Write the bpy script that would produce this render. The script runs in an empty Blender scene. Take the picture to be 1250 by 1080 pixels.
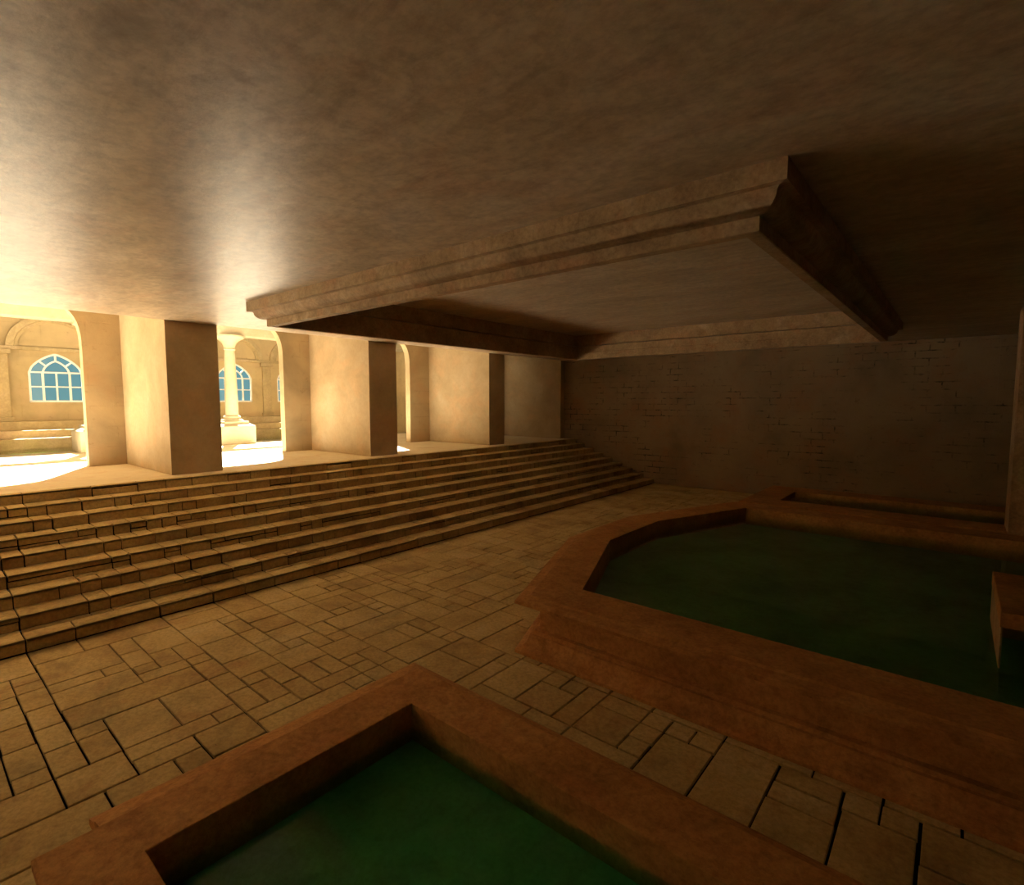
import bpy, math, random
from mathutils import Vector, Matrix
SC = bpy.context.scene
COL = SC.collection

# ------------------------------------------------------------------ camera, sky, sun, exposure
cam_d = bpy.data.cameras.new('camera'); cam = bpy.data.objects.new('camera', cam_d); COL.objects.link(cam)
cam.location = (0, 0, 2.6)
cam.rotation_euler = (math.radians(90 - 4.49), 0, math.radians(40.08))
cam_d.sensor_fit = 'VERTICAL'; cam_d.sensor_height = 24
cam_d.angle_y = math.radians(80.0)
cam_d.clip_start = .05; cam_d.clip_end = 300
SC.camera = cam

W = bpy.data.worlds.new('sky'); SC.world = W; W.use_nodes = True
wn = W.node_tree; wn.nodes.clear()
wo = wn.nodes.new('ShaderNodeOutputWorld'); wb = wn.nodes.new('ShaderNodeBackground')
wr = wn.nodes.new('ShaderNodeValToRGB'); wt = wn.nodes.new('ShaderNodeTexCoord'); ws = wn.nodes.new('ShaderNodeSeparateXYZ')
wr.color_ramp.elements[0].position = 0.0; wr.color_ramp.elements[0].color = (.19, .36, .38, 1)
wr.color_ramp.elements[1].position = .22; wr.color_ramp.elements[1].color = (.11, .31, .41, 1)
we = wr.color_ramp.elements.new(.6); we.color = (.34, .30, .22, 1)
wn.links.new(wt.outputs['Generated'], ws.inputs[0]); wn.links.new(ws.outputs['Z'], wr.inputs[0])
wn.links.new(wr.outputs[0], wb.inputs[0]); wb.inputs[1].default_value = 1.0
wn.links.new(wb.outputs[0], wo.inputs[0])

SUN_A, SUN_B = .70, .34            # shift of a shadow per metre of height, along +x and along -y
sd = bpy.data.lights.new('sun', 'SUN'); sd.energy = 66; sd.color = (1.0, .95, .86); sd.angle = math.radians(.6)
so = bpy.data.objects.new('sun', sd); COL.objects.link(so)
so.rotation_euler = Vector((SUN_A, -SUN_B, -1)).to_track_quat('-Z', 'Y').to_euler()
so.location = (-30, 8, 30)

vs = SC.view_settings
SC.display_settings.display_device = 'sRGB'
vs.view_transform = 'Standard'; vs.look = 'None'; vs.gamma = 1; vs.use_curve_mapping = False
vs.exposure = 0.06
cy = SC.cycles
cy.max_bounces = 14; cy.diffuse_bounces = 10; cy.glossy_bounces = 4; cy.transmission_bounces = 6
cy.transparent_max_bounces = 12; cy.volume_bounces = 0
cy.sample_clamp_indirect = 12; cy.sample_clamp_direct = 0
cy.caustics_reflective = False; cy.caustics_refractive = False
cy.use_denoising = True
cy.blur_glossy = 1.0

# ------------------------------------------------------------------ levels and lines of the place
ZT = 1.274            # gallery floor above the stairs
ZC = 4.02             # hall ceiling
XS = -7.24            # foot of the stairs
XT = -10.2            # top edge of the stairs
YW = 15.6             # back wall
XA = -13.4            # arcade wall (hall side)
ZG = 4.95             # gallery ceiling

# ------------------------------------------------------------------ materials
class NT:
    def __init__(s, name):
        s.m = bpy.data.materials.new(name); s.m.use_nodes = True; s.t = s.m.node_tree
        s.b = s.t.nodes['Principled BSDF']
    def n(s, kind, **kw):
        nd = s.t.nodes.new(kind)
        for k, v in kw.items():
            if k.startswith('i_'):
                nd.inputs[k[2:].replace('_', ' ')].default_value = v
            else: setattr(nd, k, v)
        return nd
    def l(s, a, b): s.t.links.new(a, b)
    def coord(s):
        return s.n('ShaderNodeTexCoord').outputs['Object']
    def noise(s, scale, detail=6, rough=.6, vec=None, dist=0):
        nd = s.n('ShaderNodeTexNoise'); nd.inputs['Scale'].default_value = scale
        nd.inputs['Detail'].default_value = detail; nd.inputs['Roughness'].default_value = rough
        nd.inputs['Distortion'].default_value = dist
        s.l(vec if vec is not None else s.coord(), nd.inputs['Vector']); return nd.outputs['Fac']
    def ramp(s, fac, stops):
        r = s.n('ShaderNodeValToRGB'); e = r.color_ramp.elements
        e[0].position, e[0].color = stops[0][0], (*stops[0][1], 1)
        e[1].position, e[1].color = stops[1][0], (*stops[1][1], 1)
        for p, c in stops[2:]:
            x = e.new(p); x.color = (*c, 1)
        s.l(fac, r.inputs[0]); return r.outputs[0]
    def mix(s, f, a, b, mode='MIX'):
        m = s.n('ShaderNodeMix', data_type='RGBA', blend_type=mode)
        for sock, v in ((m.inputs[0], f), (m.inputs[6], a), (m.inputs[7], b)):
            if hasattr(v, 'links'): s.l(v, sock)
            elif isinstance(v, (int, float)): sock.default_value = v
            else: sock.default_value = (*v, 1)
        return m.outputs[2]
    def math(s, op, a, b=0.0):
        m = s.n('ShaderNodeMath', operation=op)
        for sock, v in ((m.inputs[0], a), (m.inputs[1], b)):
            if hasattr(v, 'links'): s.l(v, sock)
            else: sock.default_value = v
        return m.outputs[0]
    def bump(s, h, strength=.3, dist=.01):
        b = s.n('ShaderNodeBump'); b.inputs['Strength'].default_value = strength
        b.inputs['Distance'].default_value = dist; s.l(h, b.inputs['Height']); s.l(b.outputs[0], s.b.inputs['Normal'])
    def fin(s, col, rough=.8, spec=.3):
        if hasattr(col, 'links'): s.l(col, s.b.inputs['Base Color'])
        else: s.b.inputs['Base Color'].default_value = (*col, 1)
        if hasattr(rough, 'links'): s.l(rough, s.b.inputs['Roughness'])
        else: s.b.inputs['Roughness'].default_value = rough
        s.b.inputs['Specular IOR Level'].default_value = spec
        return s.m

def plaster(name, dark, mid, light, scale=.9, rough=.75, spec=.3, streak=None, red=None, redf=.35, bump=.25, mott=.6):
    s = NT(name)
    v = s.coord()
    if streak:
        mp = s.n('ShaderNodeMapping'); mp.inputs['Scale'].default_value = streak; s.l(v, mp.inputs[0]); v = mp.outputs[0]
    n1 = s.noise(scale, 9, .62, v, .4)
    c = s.ramp(n1, [(.30, dark), (.52, mid), (.72, light)])
    if red:
        n2 = s.noise(scale * 1.9, 5, .6, v, .6)
        f = s.math('MULTIPLY', s.ramp(n2, [(.50, (0, 0, 0)), (.66, (1, 1, 1))]), redf)
        c = s.mix(f, c, red)
    n3 = s.noise(scale * 22, 6, .7)
    c = s.mix(mott, c, s.ramp(n3, [(.34, (.52, .49, .46)), (.60, (1, 1, 1))]), 'MULTIPLY')
    c = s.mix(mott, c, s.ramp(s.noise(scale * 4.5, 8, .7, v, .8), [(.36, (.60, .56, .52)), (.56, (1, 1, 1))]), 'MULTIPLY')
    s.bump(s.math('ADD', s.noise(scale * 14, 8, .7), s.noise(scale * 60, 4, .6)), bump, .012)
    return s.fin(c, rough, spec)

M = {}
M['ceiling'] = plaster('ceiling plaster', (.44, .34, .225), (.64, .52, .375), (.72, .62, .50), .55, .38, .6,
                       streak=(1, 2.2, 1), red=(.56, .34, .20), redf=.5, bump=.12)
M['fin'] = plaster('gallery plaster', (.40, .30, .17), (.48, .375, .23), (.55, .45, .30), .7, .85, .2, red=(.64, .40, .22), redf=.35, mott=.14)
M['pool'] = plaster('terracotta stone', (.44, .215, .07), (.60, .305, .105), (.68, .38, .145), 1.3, .7, .2, red=(.52, .21, .07), redf=.5)
M['mould'] = plaster('moulding plaster', (.34, .23, .13), (.50, .355, .20), (.62, .48, .33), 1.2, .75, .25, red=(.56, .28, .14), redf=.5)
M['pale'] = plaster('pale limestone', (.36, .30, .19), (.43, .37, .25), (.49, .43, .32), .8, .8, .2, mott=.14)
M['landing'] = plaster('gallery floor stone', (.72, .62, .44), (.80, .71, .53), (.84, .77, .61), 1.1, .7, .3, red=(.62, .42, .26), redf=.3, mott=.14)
M['court'] = plaster('courtyard stone', (.42, .31, .15), (.50, .375, .195), (.56, .44, .26), .8, .9, .15, red=(.60, .42, .28), redf=.4, mott=.3)
M['white'] = plaster('white window paint', (.78, .76, .72), (.82, .80, .76), (.85, .83, .8), 2, .5, .4, bump=.05, mott=.14)
M['joint'] = NT('dark joint').fin((.008, .009, .006), .95, .05)

# arcade wall: courses of worn stone
def masonry(name, base, dark, bw, bh, patch=(.48, .62), axis='yz', red=None, strength=.8):
    s = NT(name); v = s.coord()
    sep = s.n('ShaderNodeSeparateXYZ'); s.l(v, sep.inputs[0]); cmb = s.n('ShaderNodeCombineXYZ')
    s.l(sep.outputs['Y' if axis == 'yz' else 'X'], cmb.inputs[0]); s.l(sep.outputs['Z'], cmb.inputs[1])
    wob = s.n('ShaderNodeTexNoise'); wob.inputs['Scale'].default_value = 3.0; s.l(v, wob.inputs['Vector'])
    wadd = s.n('ShaderNodeMixRGB'); wadd.blend_type = 'ADD'; wadd.inputs[0].default_value = .035
    s.l(cmb.outputs[0], wadd.inputs[1]); s.l(wob.outputs['Color'], wadd.inputs[2])
    br = s.n('ShaderNodeTexBrick'); br.inputs['Scale'].default_value = 1
    br.inputs['Brick Width'].default_value = bw; br.inputs['Row Height'].default_value = bh
    br.inputs['Mortar Size'].default_value = .017; br.inputs['Mortar Smooth'].default_value = .3
    s.l(wadd.outputs[0], br.inputs['Vector'])
    n1 = s.noise(.7, 8, .6, None, .3)
    c = s.ramp(n1, [(.3, [k * .72 for k in base]), (.5, base), (.7, [min(1, k * 1.16) for k in base])])
    if red:
        c = s.mix(s.math('MULTIPLY', s.ramp(s.noise(1.1, 5, .6), [(.5, (0, 0, 0)), (.68, (1, 1, 1))]), .5), c, red)
    msk = s.ramp(s.noise(.9, 7, .72, None, .8), [(patch[0], (0, 0, 0)), (patch[1], (1, 1, 1))])
    brk = s.ramp(s.noise(6, 5, .7), [(.42, (0, 0, 0)), (.58, (1, 1, 1))])
    f = s.math('MULTIPLY', s.math('MULTIPLY', br.outputs['Fac'], msk), brk)
    f = s.math('MULTIPLY', f, strength)
    c = s.mix(f, c, dark)
    spots = s.ramp(s.noise(4.5, 8, .75), [(.60, (1, 1, 1)), (.74, (.55, .5, .45))])
    c = s.mix(.8, c, spots, 'MULTIPLY')
    s.bump(s.math('SUBTRACT', s.noise(9, 8, .7), f), .35, .015)
    return s.fin(c, .85, .2)
M['back'] = masonry('worn plaster over stone courses', (.30, .23, .145), (.06, .055, .04), .52, .18, (.485, .60), 'xz', (.34, .17, .085), 1.0)
M['arcade'] = masonry('arcade stone', (.44, .34, .20), (.30, .22, .12), .9, .42, (.42, .6), 'yz', (.44, .28, .15), .5)
M['farwall'] = masonry('courtyard wall stone', (.47, .345, .175), (.33, .23, .11), 1.1, .5, (.45, .6), 'yz', (.50, .34, .19), .35)

def travertine():
    s = NT('travertine paving')
    at = s.n('ShaderNodeAttribute', attribute_name='tone')
    n1 = s.noise(1.6, 8, .65, None, .5)
    v = s.math('ADD', s.math('MULTIPLY', n1, .80), s.math('MULTIPLY', at.outputs['Fac'], .17))
    c = s.ramp(v, [(.30, (.42, .29, .12)), (.42, (.58, .43, .19)), (.54, (.66, .51, .24)), (.68, (.70, .57, .31))])
    red = s.math('MULTIPLY', s.ramp(s.noise(2.3, 6, .65, None, .7), [(.54, (0, 0, 0)), (.70, (1, 1, 1))]), .45)
    c = s.mix(red, c, (.42, .21, .09))
    gr = s.math('MULTIPLY', s.ramp(s.noise(1.2, 7, .7, None, .9), [(.50, (0, 0, 0)), (.68, (1, 1, 1))]), .5)
    c = s.mix(gr, c, (.26, .22, .12))
    n2 = s.noise(26, 6, .75)
    c = s.mix(.6, c, s.ramp(n2, [(.34, (.5, .46, .40)), (.58, (1, 1, 1))]), 'MULTIPLY')
    pm = s.n('ShaderNodeMapping'); pm.inputs['Scale'].default_value = (1, 1.6, 1); s.l(s.coord(), pm.inputs[0])
    pits = s.noise(38, 3, .5, pm.outputs[0]); area = s.ramp(s.noise(2.6, 3, .5), [(.52, (0, 0, 0)), (.62, (1, 1, 1))])
    pf = s.math('MULTIPLY', s.ramp(pits, [(.70, (0, 0, 0)), (.75, (1, 1, 1))]), area)
    c = s.mix(pf, c, (.10, .06, .03))
    s.bump(s.math('SUBTRACT', s.noise(18, 8, .7), pf), .3, .01)
    return s.fin(c, .72, .3)
M['paving'] = travertine()

def water(name, dens, col):
    m = bpy.data.materials.new(name); m.use_nodes = True; t = m.node_tree; t.nodes.clear()
    o = t.nodes.new('ShaderNodeOutputMaterial'); mx = t.nodes.new('ShaderNodeMixShader')
    tr = t.nodes.new('ShaderNodeBsdfTransparent'); gl = t.nodes.new('ShaderNodeBsdfGlossy'); fr = t.nodes.new('ShaderNodeFresnel')
    gl.inputs['Roughness'].default_value = .03; gl.inputs['Color'].default_value = (1, 1, 1, 1); fr.inputs['IOR'].default_value = 1.30
    nz = t.nodes.new('ShaderNodeTexNoise'); nz.inputs['Scale'].default_value = 2.2; nz.inputs['Detail'].default_value = 2
    bp = t.nodes.new('ShaderNodeBump'); bp.inputs['Strength'].default_value = .12; bp.inputs['Distance'].default_value = .02
    tc = t.nodes.new('ShaderNodeTexCoord'); t.links.new(tc.outputs['Object'], nz.inputs['Vector'])
    t.links.new(nz.outputs['Fac'], bp.inputs['Height']); t.links.new(bp.outputs[0], gl.inputs['Normal'])
    ab = t.nodes.new('ShaderNodeVolumeAbsorption'); ab.inputs['Color'].default_value = (*col, 1); ab.inputs['Density'].default_value = dens
    geo = t.nodes.new('ShaderNodeNewGeometry'); inv = t.nodes.new('ShaderNodeMath'); inv.operation = 'SUBTRACT'; inv.inputs[0].default_value = 1
    mul = t.nodes.new('ShaderNodeMath'); mul.operation = 'MULTIPLY'
    t.links.new(geo.outputs['Backfacing'], inv.inputs[1]); t.links.new(inv.outputs[0], mul.inputs[1]); t.links.new(fr.outputs[0], mul.inputs[0])
    t.links.new(mul.outputs[0], mx.inputs[0]); t.links.new(tr.outputs[0], mx.inputs[1]); t.links.new(gl.outputs[0], mx.inputs[2])
    t.links.new(mx.outputs[0], o.inputs['Surface']); t.links.new(ab.outputs[0], o.inputs['Volume'])
    return m
M['water_a'] = water('pale green pool water', 11.0, (.42, .83, .62))
M['water_b'] = water('dark green pool water', 3.4, (.30, .66, .28))
M['tile'] = plaster('green basin floor', (.32, .44, .28), (.46, .60, .40), (.54, .70, .52), 1.2, .8, .2, mott=.4)

def glass():
    m = bpy.data.materials.new('window glass'); m.use_nodes = True; t = m.node_tree; t.nodes.clear()
    o = t.nodes.new('ShaderNodeOutputMaterial'); mx = t.nodes.new('ShaderNodeMixShader')
    tr = t.nodes.new('ShaderNodeBsdfTransparent'); tr.inputs[0].default_value = (.92, .97, .96, 1)
    gl = t.nodes.new('ShaderNodeBsdfGlossy'); gl.inputs['Roughness'].default_value = .05
    mx.inputs[0].default_value = .012
    t.links.new(tr.outputs[0], mx.inputs[1]); t.links.new(gl.outputs[0], mx.inputs[2]); t.links.new(mx.outputs[0], o.inputs[0])
    return m
M['glass'] = glass()

# ------------------------------------------------------------------ mesh helpers
class MB:
    def __init__(s): s.v = []; s.f = []; s.t = []
    def add(s, vs, fs, tone=.5):
        k = len(s.v); s.v += [tuple(p) for p in vs]; s.f += [tuple(i + k for i in f) for f in fs]; s.t += [tone] * len(fs)
        return s
    def box(s, x0, x1, y0, y1, z0, z1, bev=0.0, tone=.5):
        if bev <= 0:
            v = [(x, y, z) for z in (z0, z1) for y in (y0, y1) for x in (x0, x1)]
            return s.add(v, [(0, 2, 3, 1), (4, 5, 7, 6), (0, 1, 5, 4), (2, 6, 7, 3), (0, 4, 6, 2), (1, 3, 7, 5)], tone)
        b = bev
        rings = [((x0 + b, x1 - b, y0 + b, y1 - b), z0), ((x0, x1, y0, y1), z0 + b), ((x0, x1, y0, y1), z1 - b), ((x0 + b, x1 - b, y0 + b, y1 - b), z1)]
        v = []
        for (a, c, d, e), z in rings: v += [(a, d, z), (c, d, z), (c, e, z), (a, e, z)]
        f = [(3, 2, 1, 0), (12, 13, 14, 15)]
        for r in range(3):
            for i in range(4):
                j = (i + 1) % 4; f.append((r * 4 + i, r * 4 + j, r * 4 + 4 + j, r * 4 + 4 + i))
        return s.add(v, f, tone)
    def strip(s, rings, close_ring=True, close_prof=False):
        n = len(rings[0]); v = [p for r in rings for p in r]; f = []
        R = len(rings)
        for r in range(R if close_prof else R - 1):
            q = (r + 1) % R
            for i in range(n if close_ring else n - 1):
                j = (i + 1) % n; f.append((r * n + i, r * n + j, q * n + j, q * n + i))
        return s.add(v, f)
    def lathe(s, prof, cx, cy, n=32):
        rings = [[(cx + r * math.cos(2 * math.pi * i / n), cy + r * math.sin(2 * math.pi * i / n), z) for i in range(n)] for r, z in prof]
        s.strip(rings)
        k = len(s.v)
        s.v.append((cx, cy, prof[0][1])); b0 = k - n * len(prof)
        s.v.append((cx, cy, prof[-1][1])); b1 = k - n
        for i in range(n):
            j = (i + 1) % n
            s.f.append((k, b0 + j, b0 + i)); s.t.append(.5); s.f.append((k + 1, b1 + i, b1 + j)); s.t.append(.5)
        return s
    def build(s, name, mats, parent=None, smooth=False, midx=None, fix=True):
        me = bpy.data.meshes.new(name); me.from_pydata(s.v, [], s.f); me.update()
        if fix:
            import bmesh
            b = bmesh.new(); b.from_mesh(me); bmesh.ops.recalc_face_normals(b, faces=b.faces); b.to_mesh(me); b.free()
        a = me.attributes.new('tone', 'FLOAT', 'FACE'); a.data.foreach_set('value', s.t)
        mats = mats if isinstance(mats, (list, tuple)) else [mats]
        for m in mats: me.materials.append(m)
        if midx: me.polygons.foreach_set('material_index', midx)
        if smooth:
            me.polygons.foreach_set('use_smooth', [True] * len(me.polygons))
            me.set_sharp_from_angle(angle=math.radians(40))
        o = bpy.data.objects.new(name, me); COL.objects.link(o)
        if parent:
            o.parent = parent; me.transform(Matrix.Translation(-Vector(parent.location)))
        return o

def thing(name, label, cat, loc, group=None, kind=None):
    o = bpy.data.objects.new(name, None); COL.objects.link(o); o.location = loc; o.empty_display_size = .2
    return tag(o, label, cat, group, kind)
def tag(o, label, cat, group=None, kind=None):
    o['label'] = label; o['category'] = cat
    if group: o['group'] = group
    if kind: o['kind'] = kind
    return o
def struct(o, label=None):
    o['kind'] = 'structure'
    if label: o['label'] = label
    return o
def copy_thing(root, delta, label, group=None):
    r = root.copy(); COL.objects.link(r); r.location = Vector(root.location) + Vector(delta); r['label'] = label
    if group: r['group'] = group
    for ch in list(root.children):
        c = ch.copy(); COL.objects.link(c); c.parent = r
        for g in list(ch.children):
            d = g.copy(); COL.objects.link(d); d.parent = c
    return r

def offset_poly(P, d):
    """P counter-clockwise, moved inward by d with mitred corners"""
    n = len(P); out = []
    for i in range(n):
        a, b, c = Vector(P[i - 1]), Vector(P[i]), Vector(P[(i + 1) % n])
        e1 = (b - a).normalized(); e2 = (c - b).normalized()
        n1 = Vector((-e1.y, e1.x)); n2 = Vector((-e2.y, e2.x))
        t = (n1 + n2) / (1 + n1.dot(n2)); out.append((b.x + t.x * d, b.y + t.y * d))
    return out
def rings_of(P, prof):
    return [[(x, y, z) for x, y in offset_poly(P, d)] for d, z in prof]
def prism(mb, poly, z0, z1):
    n = len(poly)
    v = [(x, y, z0) for x, y in poly] + [(x, y, z1) for x, y in poly]
    f = [tuple(range(n - 1, -1, -1)), tuple(range(n, 2 * n))]
    for i in range(n):
        j = (i + 1) % n; f.append((i, j, n + j, n + i))
    return mb.add(v, f)

# ------------------------------------------------------------------ ashlar pattern shared by floor and stairs
G = .2; NP = 20
def make_pattern(seed=7):
    rnd = random.Random(seed); grid = [[-1] * NP for _ in range(NP)]; rects = []
    sizes = [(1, 1)] * 3 + [(2, 1), (1, 2)] * 3 + [(2, 2)] * 5 + [(3, 2), (2, 3)] * 5 + [(3, 1)] * 2 + [(4, 2)] * 3 + [(5, 2)] * 2 + [(3, 3)] * 2
    for j in range(NP):
        for i in range(NP):
            if grid[j][i] >= 0: continue
            rnd.shuffle(sizes)
            for w, h in sizes + [(1, 1)]:
                ok = all(grid[(j + b) % NP][(i + a) % NP] < 0 for a in range(w) for b in range(h))
                if ok: break
            for a in range(w):
                for b in range(h): grid[(j + b) % NP][(i + a) % NP] = len(rects)
            rects.append((i * G, j * G, (i + w) * G, (j + h) * G, rnd.random(), rnd.uniform(.004, .013)))
    return rects
PAT = make_pattern()
PER = NP * G
def slabs(u0, u1, v0, v1):
    """pattern pieces clipped to the window, u along +y, v along the slope of the floor"""
    out = []
    for iu in range(math.floor(u0 / PER) - 1, math.ceil(u1 / PER) + 1):
        for iv in range(math.floor(v0 / PER) - 1, math.ceil(v1 / PER) + 1):
            for a, b, c, d, tone, gap in PAT:
                A, B, C, D = a + iu * PER + gap, b + iv * PER + gap, c + iu * PER - gap, d + iv * PER - gap
                A2, C2, B2, D2 = max(A, u0), min(C, u1), max(B, v0), min(D, v1)
                if C2 - A2 > .004 and D2 - B2 > .004: out.append((A2, B2, C2, D2, tone))
    return out
def slab_mesh(mb, pieces, place, nrm, dep=.026, bev=.005):
    """each slab: a chamfered tile standing 'dep' proud of its bed"""
    for A, B, C, D, tone in pieces:
        b = min(bev, (C - A) * .2, (D - B) * .2)
        q = [(A, B), (C, B), (C, D), (A, D)]; qi = [(A + b, B + b), (C - b, B + b), (C - b, D - b), (A + b, D - b)]
        lo = [place(u, v, -dep) for u, v in q]; mi = [place(u, v, -b * .7) for u, v in q]; hi = [place(u, v, 0) for u, v in qi]
        f = [(8, 9, 10, 11)]
        for i in range(4):
            j = (i + 1) % 4; f += [(i, j, 4 + j, 4 + i), (4 + i, 4 + j, 8 + j, 8 + i)]
        mb.add(lo + mi + hi, f, tone)

# ------------------------------------------------------------------ floor
fl = MB()
slab_mesh(fl, slabs(-6.0, YW, 0.0, 11.0), lambda u, v, h: (XS + v, u, h), None)
nf = len(fl.f)
fl.add([(XS - .3, -6, -.025), (4.2, -6, -.025), (4.2, YW + .3, -.025), (XS - .3, YW + .3, -.025)], [(0, 1, 2, 3)])
fo = fl.build('floor', [M['paving'], M['joint']], midx=[0] * nf + [1], fix=False)
struct(fo, 'travertine paving slabs between the stairs and the pools')

# ------------------------------------------------------------------ stairs: nine steps, paving folded over them
NS = 9; RISE = ZT / NS; RUN = (XS - XT) / (NS - 1)
st = thing('staircase', 'wide flight of nine travertine steps rising to the sunlit gallery', 'stairs', (XS, 4, 0))
vcur = 0.0
for k in range(NS):
    xr = XS - k * RUN; z0 = k * RISE; z1 = z0 + RISE
    mb = MB()
    L = RUN if k < NS - 1 else .16
    slab_mesh(mb, slabs(-6.0, YW - .004, vcur, vcur + RISE), lambda u, v, h, c=vcur, x=xr, z=z0: (x + h, u, z + v - c), None)
    vcur += RISE
    slab_mesh(mb, slabs(-6.0, YW - .004, vcur, vcur + L), lambda u, v, h, c=vcur, x=xr, z=z1: (x - v + c, u, z + h), None)
    vcur += L
    nf = len(mb.f)
    e = .025
    mb.add([(xr - e, -6, z0 - e), (xr - e, YW - .003, z0 - e), (xr - e, YW - .003, z1 - e), (xr - e, -6, z1 - e), (xr - L - .02, -6, z1 - e), (xr - L - .02, YW - .003, z1 - e)],
           [(0, 1, 2, 3), (3, 2, 5, 4)])
    mb.build('step', [M['paving'], M['joint']], st, midx=[0] * nf + [1] * 2, fix=False)

# ------------------------------------------------------------------ gallery and courtyard floor
mb = MB(); mb.box(-17.3, XT - .16, -10, 19, ZT - .4, ZT)
struct(mb.build('floor_gallery', M['landing']), 'pale stone gallery floor with sun patches')

# ------------------------------------------------------------------ near pool
P1 = [(-3.46, .34), (3.0, .34), (3.0, 2.85), (-3.46, 2.85)]
pool1 = thing('stone_pool', 'low rectangular terracotta pool with bright green water, nearest the viewer', 'pool', (0, 1.6, 0))
mb = MB().strip(rings_of(P1, [(.10, .19), (.03, .215), (0, .235), (0, .285), (.015, .30), (.385, .30), (.39, .295), (.39, .0)]))
mb.build('rim', M['pool'], pool1)
mb = MB()
Pp = [(-3.46, .66), (3.0, .66), (3.0, 2.85), (-3.46, 2.85)]
# plinth with a stepped, flaring foot
foot = [(-.50, 0), (-.50, .035), (-.44, .06), (-.36, .075), (-.36, .10), (-.24, .13), (-.14, .16), (-.08, .20), (.10, .21)]
def cut_foot(prof):
    rr = []
    for d, z in prof:
        w = -d
        rr.append([(-3.46 - w, .66, z), (-3.46 - w, 2.85 + max(0, w * .72), z), (3.0, 2.85 + max(0, w * .72), z)])
    return rr
R_ = cut_foot(foot); mb.strip(R_, close_ring=False)
# end cap facing the viewer
cap = [r[0] for r in R_] + [(-3.3, .66, .21), (-3.3, .66, 0)]
mb.add(cap, [tuple(range(len(cap)))])
mb.build('plinth', M['pool'], pool1)
mb = MB(); prism(mb, offset_poly(P1, .06), 0.0, .20)
mbw = MB().strip(rings_of(P1, [(.06, .005), (.10, .195)]))
mbw.build('base', M['pool'], pool1)
mb = MB().box(-3.07, 2.61, .73, 2.46, .004, .008); mb.build('basin_floor', M['tile'], pool1)
wa = MB().box(-3.0695, 2.6095, .7305, 2.4595, .010, .13).build('pool_water', M['water_a'])
tag(wa, 'bright green water filling the low pool nearest the viewer', 'water', kind='stuff')

# ------------------------------------------------------------------ big octagonal pool
XR = 3.2
O1 = [(-3.39, 4.07), (XR - .99, 4.07), (XR, 6.55), (XR, 8.4), (XR - .99, 11.02), (-3.39, 11.02), (-4.38, 8.4), (-4.38, 6.55)]
pool2 = thing('stone_pool', 'large octagonal terracotta pool with moulded rim and dark water', 'pool', (-.6, 7.5, 0))
rim_prof = [(.23, .42), (.23, .44), (.18, .445), (.17, .465), (.11, .475), (.07, .495), (.03, .512), (0, .52), (0, .548), (.03, .562), (.12, .575), (.14, .59), (.625, .59), (.63, .585), (.63, 0.02)]
MB().strip(rings_of(O1, rim_prof)).build('rim', M['pool'], pool2)
pl_prof = [(0, 0), (0, .028), (.03, .05), (.07, .065), (.105, .09), (.125, .13), (.135, .17), (.17, .172), (.18, .205), (.23, .212), (.23, .42)]
MB().strip(rings_of(O1, pl_prof)).build('plinth', M['pool'], pool2)
mb = MB(); prism(mb, offset_poly(O1, .625), .26, .28); mb.build('basin_floor', M['tile'], pool2)
mb = MB(); prism(mb, offset_poly(O1, .6305), .282, .452)
tag(mb.build('pool_water', M['water_b']), 'dark green water filling the large octagonal pool', 'water', kind='stuff')

# ------------------------------------------------------------------ pool against the back wall
P3 = [(-3.28, 11.03), (3.2, 11.03), (3.2, 13.6), (-3.28, 13.6)]
pool3 = thing('stone_pool', 'narrow terracotta pool behind the octagonal one, before the back wall', 'pool', (0, 12.3, 0))
MB().strip(rings_of(P3, [(.20, .435), (.0, .52), (0, .575), (.015, .59), (.615, .59), (.62, .585), (.62, .02)])).build('rim', M['pool'], pool3)
MB().strip(rings_of(P3, [(0, 0), (0, .03), (.12, .1), (.2, .2), (.2, .435)])).build('plinth', M['pool'], pool3)
mb = MB(); prism(mb, offset_poly(P3, .615), .26, .28); mb.build('basin_floor', M['tile'], pool3)
mb = MB(); prism(mb, offset_poly(P3, .6205), .282, .53)
tag(mb.build('pool_water', M['water_b']), 'dark water in the narrow pool below the back wall', 'water', kind='stuff')

# block standing in the octagonal pool
bl = thing('stone_bench', 'terracotta stone block with overhanging top standing in the dark water', 'bench', (1, 6.3, .02))
MB().box(.355, 1.9, 5.66, 6.98, .79, .92, .006).build('slab', M['pool'], bl)
MB().box(.36, .372, 5.665, 6.975, .4525, .789).build('side_panel', M['mould'], bl)
MB().box(.373, 1.88, 6.45, 6.97, .4525, .789).build('core', M['pool'], bl)

# ------------------------------------------------------------------ ceiling with its sunken panel
CX0, CX1, CY0, CY1 = -7.66, -1.10, 3.75, 11.74
XE = -10.70
mb = MB()
X0, X1, Y0, Y1 = XE, 4.2, -8.0, YW
z = ZC
mb.add([(X0, Y0, z), (X1, Y0, z), (X1, CY0, z), (X0, CY0, z)], [(0, 1, 2, 3)])
mb.add([(X0, CY1, z), (X1, CY1, z), (X1, Y1, z), (X0, Y1, z)], [(0, 1, 2, 3)])
mb.add([(X0, CY0, z), (CX0, CY0, z), (CX0, CY1, z), (X0, CY1, z)], [(0, 1, 2, 3)])
mb.add([(CX1, CY0, z), (X1, CY0, z), (X1, CY1, z), (CX1, CY1, z)], [(0, 1, 2, 3)])
mb.add([(CX0 - .1, CY0 - .1, 4.30), (CX1 + .1, CY0 - .1, 4.30), (CX1 + .1, CY1 + .1, 4.30), (CX0 - .1, CY1 + .1, 4.30)], [(0, 1, 2, 3)])
mb.box(X0, X1, Y0, Y1, 4.6, 5.4)
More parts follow.
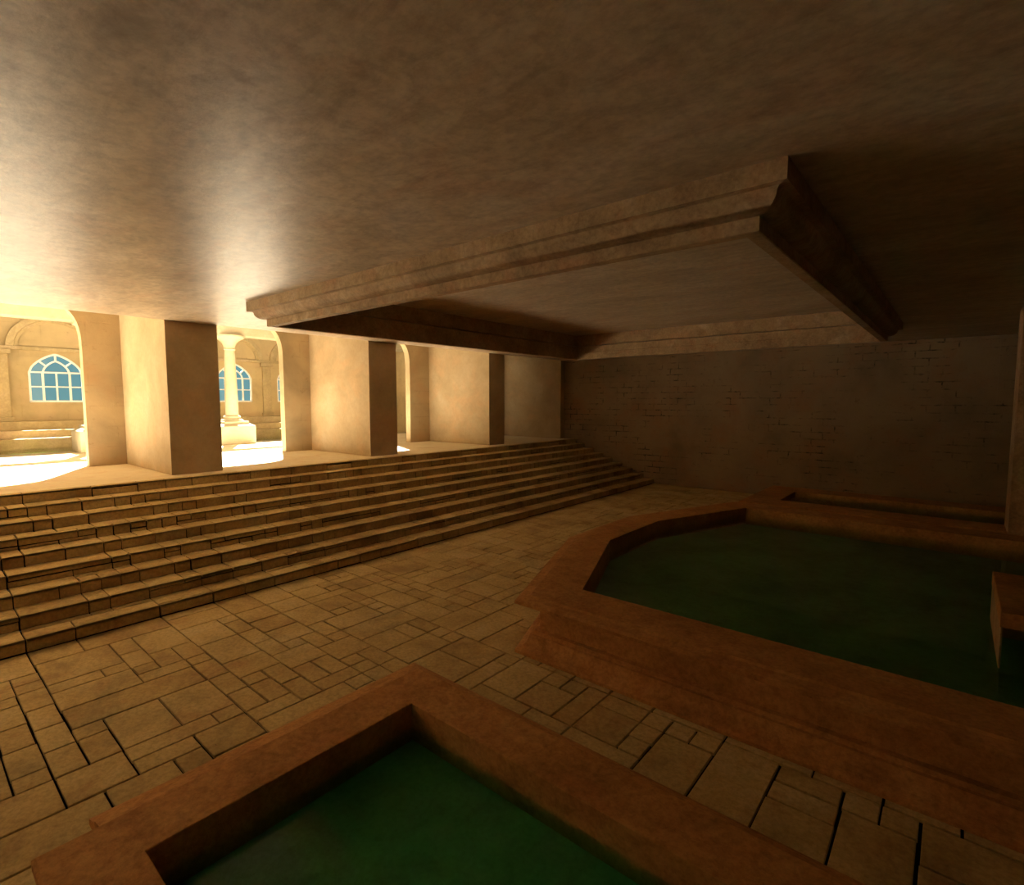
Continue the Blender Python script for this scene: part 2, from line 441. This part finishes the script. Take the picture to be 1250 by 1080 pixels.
mb.add([(X0, Y0, z), (X0, Y1, z), (X0, Y1, 5.2), (X0, Y0, 5.2)], [(0, 1, 2, 3)])
struct(mb.build('ceiling', M['ceiling'], fix=False), 'smooth brown plaster ceiling with a sunken rectangular panel')

mo = thing('ceiling_moulding', 'heavy rectangular moulded frame hanging around the sunken ceiling panel', 'moulding', (-4.4, 7.7, ZC), kind='thing')
PM = [(-7.94, 3.46), (-.82, 3.46), (-.82, 12.02), (-7.94, 12.02)]
MB().strip(rings_of(PM, [(0, ZC), (0, 3.892), (.055, 3.888), (.055, ZC)]), close_prof=True).build('fascia', M['mould'], mo)
ov = [(.055, 3.888)]
for i in range(9):
    a = i / 8 * math.pi / 2
    ov.append((.07 + .12 * (1 - math.cos(a)), 3.872 - .095 * math.sin(a)))
ov += [(.21, 3.775), (.21, 3.888)]
MB().strip(rings_of(PM, ov), close_prof=True).build('ovolo', M['mould'], mo, smooth=True)
MB().strip(rings_of(PM, [(.20, 3.775), (.20, 3.685), (.21, 3.68), (.255, 3.68), (.255, 3.775)]), close_prof=True).build('lower_fascia', M['mould'], mo)
PI = [(-7.66, 3.74), (-1.10, 3.74), (-1.10, 11.74), (-7.66, 11.74)]
MB().strip(rings_of(PI, [(-.03, 3.685), (.02, 3.682), (.02, 3.845), (-.012, 3.85), (-.012, 4.01), (-.05, 4.016), (-.05, 4.30)])).build('lining', M['mould'], mo)

# ------------------------------------------------------------------ walls of the hall
mb = MB().box(XA - .3, 4.2, YW, YW + .4, -.3, 5.4)
struct(mb.build('wall_back', M['back']), 'dim plastered back wall with worn patches of stone courses')
mb = MB().box(.66, 4.2, YW - .03, YW + .01, 0, ZC); struct(mb.build('trim_1', M['back']))
mb = MB().box(4.2, 4.6, -8.3, YW + .4, -.3, 5.4); struct(mb.build('wall_right', M['back']))
mb = MB().box(-24, 4.6, -10.4, -10, -.3, 9.0); struct(mb.build('wall_front', M['back']))
mb = MB().box(XE, 4.6, -8.4, -8.0, -.3, 5.4); struct(mb.build('wall_front_2', M['back']))
mb = MB().box(.69, 2.3, 10.84, 11.6, .591, ZC - .003, .004)
tag(mb.build('pillar', M['mould']), 'square pillar standing on the ledge between the two far pools', 'pillar', kind='thing')

# ------------------------------------------------------------------ piers between hall and gallery
piers = [(3.25, 'sunlit gallery pier with broad shaded face, first from the left'),
         (7.45, 'middle gallery pier standing over the stairs, between the second and third arches'),
         (11.66, 'narrow-looking gallery pier beside the dim last bay')]
PG = 'plastered piers along the top of the stairs'
for y0, lab in piers:
    t_ = .86 if y0 < 4 else .80 if y0 < 8 else .68
    o = MB().box(XA + .002, XE - .002, y0, y0 + t_, ZT, ZG - .002, .006).build('pier', M['fin'])
    tag(o, lab, 'pier', PG, 'thing')
o = MB().box(XA + .002, XE - .002, YW - .22, YW - .003, ZT, ZG - .002, .004).build('pier', M['fin'])
tag(o, 'last gallery pier set against the dim back wall', 'pier', PG, 'thing')

# ------------------------------------------------------------------ arcade wall
def arch_pts(cyy, hw, zs, rise, n=3.4, N=28):
    out = []
    for i in range(N + 1):
        a = math.pi * i / N
        c_, s_ = math.cos(a), math.sin(a)
        y = cyy - hw * math.copysign(abs(c_) ** (2 / n), c_); zz = zs + rise * abs(s_) ** (2 / n)
        out.append((y, zz))
    return out
def gothic_pts(cyy, hw, zs, rise, N=20):
    return [(cyy - hw + 2 * hw * i / N, zs + rise * (1 - abs(2 * i / N - 1) ** 1.35) ** .62) for i in range(N + 1)]
def wall_with_openings(name, mat, x_face, x_back, y0, y1, z0, z1, ops):
    """ops: (y_left, y_right, sill, curve points left to right)"""
    mb = MB(); cur = y0
    def quad(x, a, b, c, d): mb.add([(x, *a), (x, *b), (x, *c), (x, *d)], [(0, 1, 2, 3)])
    for yl, yr, sill, pts in ops:
        for x in (x_face, x_back):
            quad(x, (cur, z0), (yl, z0), (yl, z1), (cur, z1))
            if sill > z0: quad(x, (yl, z0), (yr, z0), (yr, sill), (yl, sill))
            for (a, za), (b, zb) in zip(pts, pts[1:]): quad(x, (a, za), (b, zb), (b, z1), (a, z1))
        loop = [(yl, sill)] + pts + [(yr, sill)]
        for (a, za), (b, zb) in zip(loop, loop[1:]):
            mb.add([(x_face, a, za), (x_face, b, zb), (x_back, b, zb), (x_back, a, za)], [(0, 1, 2, 3)])
        if sill > z0: mb.add([(x_face, yl, sill), (x_face, yr, sill), (x_back, yr, sill), (x_back, yl, sill)], [(0, 1, 2, 3)])
        cur = yr
    for x in (x_face, x_back): quad(x, (cur, z0), (y1, z0), (y1, z1), (cur, z1))
    mb.add([(x_face, y0, z1), (x_face, y1, z1), (x_back, y1, z1), (x_back, y0, z1)], [(0, 1, 2, 3)])
    return mb.build(name, mat, fix=False)
ops = []
# first opening widened out of view to admit more sun; only its right shoulder shows
pts = [(-8.0, 4.55)] + [p for p in arch_pts(2.61 - 1.08, 1.08, 3.5, 1.1) if p[0] >= 1.53]
ops.append((-8.0, 2.61, ZT, pts))
for yj in (6.72, 10.86, 15.0):
    c = yj - 1.08
    pts = arch_pts(c, 1.08, 3.5, 1.1)
    ops.append((c - 1.08, c + 1.08, ZT, pts))
struct(wall_with_openings('wall_left', M['arcade'], XA, XA - .22, -12, YW + .4, ZT, 5.6, ops), 'arcade wall of tall round arches open to the courtyard')
# gallery ceiling
mb = MB().box(XA, XE, -10, YW, ZG, ZG + .4)
struct(mb.build('ceiling_gallery', M['fin']))

# ------------------------------------------------------------------ courtyard: colonnade
def column(y, lab, grp):
    x = -17.4
    c = thing('column', lab, 'column', (x, y, ZT), grp, 'thing')
    mb = MB().box(x - .5, x + .5, y - .5, y + .5, ZT, ZT + .56, .01); mb.build('pedestal', M['pale'], c)
    mb = MB().box(x - .36, x + .36, y - .36, y + .36, 1.90, 1.975, .006)
    mb.build('base_slab', M['pale'], c)
    rr = rings_of([(x - .5, y - .5), (x + .5, y - .5), (x + .5, y + .5), (x - .5, y + .5)], [(0, ZT + .555), (.03, 1.85), (.13, 1.905)])
    MB().strip(rr).build('pedestal_cap', M['pale'], c)
    MB().lathe([(.30, 1.97), (.32, 1.995), (.30, 2.03), (.24, 2.045), (.22, 2.07), (.25, 2.10), (.24, 2.13), (.20, 2.15)], x, y, 28).build('base', M['pale'], c, True)
    MB().lathe([(.185, 2.14), (.187, 2.5), (.175, 3.2), (.15, 4.0), (.14, 4.18)], x, y, 28).build('shaft', M['pale'], c, True)
    MB().lathe([(.14, 4.17), (.17, 4.19), (.17, 4.21), (.15, 4.225), (.165, 4.30), (.21, 4.40), (.30, 4.49), (.42, 4.545), (.44, 4.57), (.44, 4.619)], x, y, 28).build('capital', M['pale'], c, True)
    return c
CG = 'courtyard columns under the beam'
c0 = column(7.02, 'slender pale column on a square pedestal, seen through the second arch', CG)
copy_thing(c0, (0, -3.37, 0), 'column by the right jamb of the first arch, only its pedestal showing', CG)
for k, y in ((1, 10.39), (-2, .28)):
    copy_thing(c0, (0, y - 7.02, 0), 'courtyard column next beyond the one seen whole through the second arch' if k == 1 else 'courtyard column holding the beam left of the first arch', CG)
mb = MB().box(-17.65, -17.15, -10, 15.19, 4.62, 4.90, .01)
tag(mb.build('stone_beam', M['pale']), 'long pale stone beam resting on the courtyard columns', 'beam', kind='thing')

# courtyard floor, basin, benches and far wall
mb = MB().box(-22.4, -17.3, -10, 15.19, ZT - .5, ZT - .16); struct(mb.build('floor_courtyard', M['court']))
mb = MB().box(-17.9, -17.3, -10, 15.19, ZT - .16, ZT + .002); struct(mb.build('trim_2', M['pale']))
mb = MB().box(-20.6, -17.91, -9.9, 15.19, ZT - .158, ZT - .06)
tag(mb.build('basin_water', M['water_b']), 'shallow greenish water in the courtyard beyond the columns', 'water', kind='stuff')
bench = thing('stone_bench', 'stepped stone bench running along the foot of the courtyard wall', 'bench', (-21.5, 4, ZT - .16))
MB().box(-21.2, -20.6, -9.9, 15.19, ZT - .16, 1.50, .01).build('lower_tier', M['court'], bench)
MB().box(-21.7, -21.2, -9.9, 15.19, ZT - .16, 1.72, .01).build('upper_tier', M['court'], bench)
MB().box(-21.999, -21.7, -9.9, 15.19, ZT - .16, 1.98, .01).build('back_ledge', M['court'], bench)

WX = -22.0
wins = [.85, 3.60, 6.30, 9.02, 11.42]
ops = [(y - .68, y + .68, 2.56, gothic_pts(y, .68, 3.5, .60)) for y in wins]
struct(wall_with_openings('wall_courtyard', M['farwall'], WX, WX - .10, -10, 15.19, .8, 8.4, ops), 'tan courtyard wall with pointed windows')
mb = MB().box(-24, XA - .33, 15.2, 15.6, -.3, 22.0); struct(mb.build('wall_sun_blocker', M['farwall']))  # unseen end wall, raised high to keep sun off the farther bays

def bar(mb, p, q, w, x, dpt=.05):
    (a, za), (b, zb) = p, q; L = math.hypot(b - a, zb - za); ux, uz = (b - a) / L, (zb - za) / L; nx, nz = -uz * w / 2, ux * w / 2
    c = [(a + nx, za + nz), (b + nx, zb + nz), (b - nx, zb - nz), (a - nx, za - nz)]
    v = [(x, *k) for k in c] + [(x - dpt, *k) for k in c]
    mb.add(v, [(0, 1, 2, 3), (7, 6, 5, 4), (0, 4, 5, 1), (1, 5, 6, 2), (2, 6, 7, 3), (3, 7, 4, 0)])
def window(y, n):
    x = WX - .02
    wnd = bpy.data.objects.new('window_%d' % n, None); COL.objects.link(wnd); wnd.location = (x, y, 2.56)
    struct(wnd, 'pointed window with white glazing bars and blue panes')
    out = gothic_pts(y, .655, 3.5, .575, 24); loop = [(y - .655, 2.585)] + out + [(y + .655, 2.585)]
    mb = MB()
    for p, q in zip(loop, loop[1:]): bar(mb, p, q, .07, x)
    bar(mb, loop[-1], loop[0], .07, x)
    mb.build('frame', M['white'], wnd)
    mb = MB()
    inn = gothic_pts(y, .33, 3.5, .36, 14)
    for p, q in zip(inn, inn[1:]): bar(mb, p, q, .05, x - .004, .04)
    bar(mb, (y - .65, 3.5), (y + .65, 3.5), .05, x - .006, .04)
    bar(mb, (y - .65, 3.05), (y + .65, 3.05), .04, x - .008, .04)
    for s_ in (-1, 1):
        bar(mb, (y + s_ * .33, 2.6), (y + s_ * .33, 3.5), .06, x - .01, .04)
        bar(mb, (y + s_ * .24, 3.70), (y + s_ * .46, 3.90), .05, x - .012, .04)
    bar(mb, (y, 2.6), (y, 3.5), .045, x - .014, .04)
    bar(mb, (y, 3.85), (y, 4.06), .05, x - .016, .04)
    mb.build('glazing_bars', M['white'], wnd)
    mb = MB(); v = [(x - .03, a, b) for a, b in loop] + [(x - .036, a, b) for a, b in loop]; k = len(loop)
    mb.add(v, [tuple(range(k)), tuple(range(2 * k - 1, k - 1, -1))] + [(i, (i + 1) % k, k + (i + 1) % k, k + i) for i in range(k)])
    mb.build('pane', M['glass'], wnd)
for i, y in enumerate(wins): window(y, i + 1)

# wall dressings: pilasters, string course and blind arches
pil = [2.30, 4.95, 7.66, 10.28, 12.95, -.50]
pl_lab = ['wall pilaster left of the window seen through the first arch', 'wall pilaster hidden behind the first gallery pier', 'wall pilaster behind the second arch column',
          'wall pilaster between two windows seen through the second arch',
          'wall pilaster next to the corner of the tall sun-blocking end wall', 'wall pilaster on the far left of the courtyard wall, left of a window']
for i, y in enumerate(pil):
    p = thing('pilaster', pl_lab[i], 'pilaster', (WX, y, 1.98), 'courtyard wall pilasters', 'thing')
    MB().box(WX + .002, WX + .10, y - .17, y + .17, 2.12, 4.02, .006).build('shaft', M['court'], p)
    MB().box(WX + .002, WX + .14, y - .22, y + .22, 1.985, 2.12, .006).build('base', M['court'], p)
    MB().box(WX + .002, WX + .16, y - .24, y + .24, 4.02, 4.16, .006).build('capital', M['court'], p)
mb = MB().box(WX, WX + .09, -9.9, 15.19, 4.165, 4.27, .006)
struct(mb.build('trim_3', M['court']))
for i, y in enumerate([(a + b) / 2 for a, b in zip(sorted(pil), sorted(pil)[1:])]):
    mb = MB(); N = 24; rs = []
    for r, dx in ((1.18, 0), (1.18, .10), (1.0, .10), (.98, .05), (.90, .05), (.90, 0)):
        rs.append([(WX + .002 + dx, y - r * math.cos(math.pi * k / N), 4.27 + r * .86 * math.sin(math.pi * k / N)) for k in range(N + 1)])
    mb.strip(rs, close_ring=False)
    o = mb.build('arch_moulding', M['court'])
    lab = ['blind round arch over the leftmost window of the courtyard wall', 'blind round arch moulding above the window in the first arch',
           'blind round arch behind the first gallery pier', 'blind round arch moulding above the window behind the column',
           'blind arch moulding right of the pilaster in the second arch'][i]
    tag(o, lab, 'moulding', 'blind arches on the courtyard wall', 'thing')
